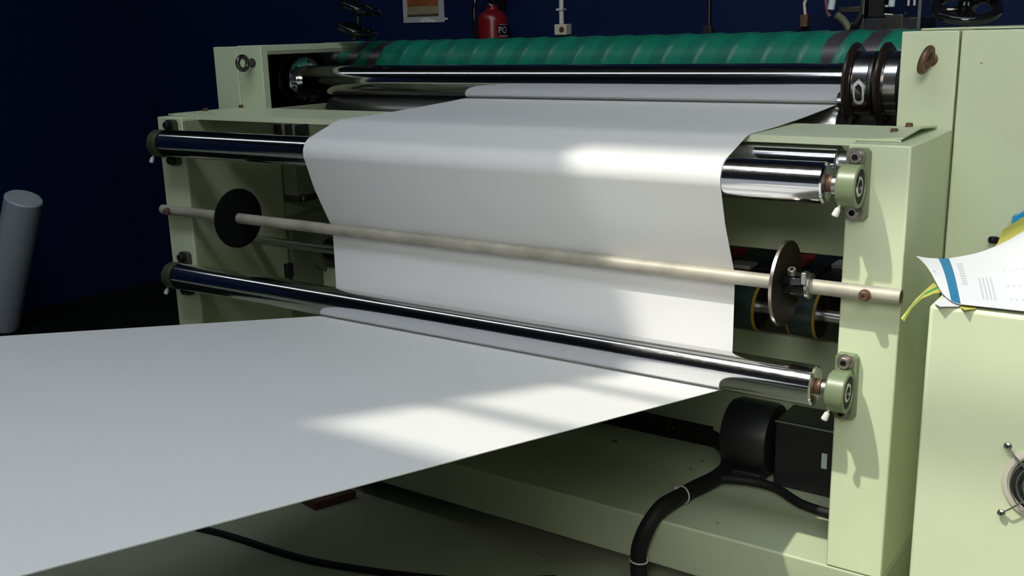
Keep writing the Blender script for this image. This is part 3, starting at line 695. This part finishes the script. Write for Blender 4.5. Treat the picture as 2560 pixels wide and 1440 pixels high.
obj('end_box', MB().box(-.985, -.955, YW-.024, YW-.0005, 1.600, 1.6395), greyp, t, bevel=.002)
t = thing('wall_conduit', 'short cable drop with a plug left of the rear machine', 'conduit', (-.656, YW, 1.6))
obj('pipe', MB().tube([(-.655, YW-.012, 2.2), (-.655, YW-.012, 1.75), (-.660, YW-.012, 1.70), (-.656, YW-.012, 1.665)], .0045, 10), cream, t)
obj('end_box', MB().box(-.668, -.644, YW-.026, YW-.0005, 1.628, 1.6645), rust, t, bevel=.003)

# rear machine seen over the green roller
YM = 1.10
t = thing('rear_machine', 'dark grey machine with pipes and milky tubes behind the green roller', 'machine', (-.37, YM, Z0))
obj('cabinet', MB().box(-.405, -.262, YM-.03, YM+.16, Z0, 1.648), greyp, t, bevel=.004)
obj('panel', MB().box(-.348, -.302, YM-.034, YM-.0305, 1.48, 1.655), steel_d, t, bevel=.001)
obj('upright', MB().box(-.264, -.256, YM-.04, YM-.0305, Z0, 2.1), steel, t)
obj('upright', MB().box(-.418, -.406, YM-.02, YM+.10, Z0, 2.1), steel_d, t, bevel=.002)
obj('column', MB().box(-.404, -.360, YM, YM+.06, 1.6485, 2.0), black, t, bevel=.003)
for x, z in ((-.296, 1.676), (-.281, 1.676), (-.2665, 1.676)):
    obj('pipe', MB().ccyl((x, YM-.01, z), (x, YM-.01, 2.0), .0032, .0005, 12), cream, t)
obj('pipe', MB().cyl((-.352, YM-.02, 1.677), (-.330, YM-.02, 1.677), .003, 12), whitep, t)
obj('pipe', MB().cyl((-.352, YM-.02, 1.655), (-.33, YM-.02, 1.653), .006, 14), steel, t)
obj('glass_tube', MB().ccyl((-.334, YM-.03, 1.674), (-.326, YM-.03, 1.78), .0085, .002, 18), milky, t, label='milky tube over the grey cabinet')
obj('glass_tube', MB().ccyl((-.493, YM-.03, 1.672), (-.478, YM-.03, 1.78), .0095, .002, 18), milky, t, label='milky tube at the left of the machine')
obj('arm', MB().tube([(-.485, YM-.01, 1.66), (-.468, YM, 1.645), (-.452, YM+.005, 1.622), (-.44, YM+.01, 1.59)], .010, 14), paint_k, t)
obj('arm', MB().tube([(-.410, YM-.03, 1.66), (-.420, YM-.03, 1.640), (-.435, YM-.025, 1.615), (-.44, YM-.02, 1.57)], .008, 14), greyp, t)
obj('arm', MB().box(-.49, -.405, YM+.02, YM+.04, 1.664, 1.680), steel_d, t, bevel=.002)
obj('fitting', MB().ccyl((-.4275, YM-.045, 1.632), (-.4275, YM-.034, 1.632), .006, .002, 16), chrome, t)
obj('fitting', MB().ccyl((-.292, YM-.045, 1.655), (-.292, YM-.0305, 1.655), .005, .001, 16), chrome, t)
obj('grip', MB().tube([(-.497, YM-.02, 1.655), (-.505, YM-.02, 1.67), (-.512, YM-.02, 1.72), (-.512, YM-.02, 1.8)], .006, 12), dullp, t)
obj('base_frame', MB().box(-.52, -.41, YM-.02, YM+.10, Z0, 1.60), paint_k, t, bevel=.003)

obj('floor_shade_sheet', MB().box(-3.9, -2.25, -.9, 1.33, Z0+.0005, Z0+.006), matte, bevel=.001, label='black sheet added as floor shade in the left corner behind the web', cat='shade sheet')  # added black sheet, puts the far-left shade into the floor colour
# leaning paper roll at the left
a = Vector((-3.705, .36, .474)); b = Vector((-3.445, .40, 1.048)); ax = (b-a).normalized()
t = thing('paper_roll', 'white wrapped paper roll leaning in the dark at the far left', 'paper roll', (-3.70, .36, Z0))
obj('roll_body', MB().lathe(a+ax*.034, ax, [(0, .066), (.004, .071), ((b-a).length-.036, .071), ((b-a).length-.030, .066), ((b-a).length-.03, .02)], 56), paper_edge, t)
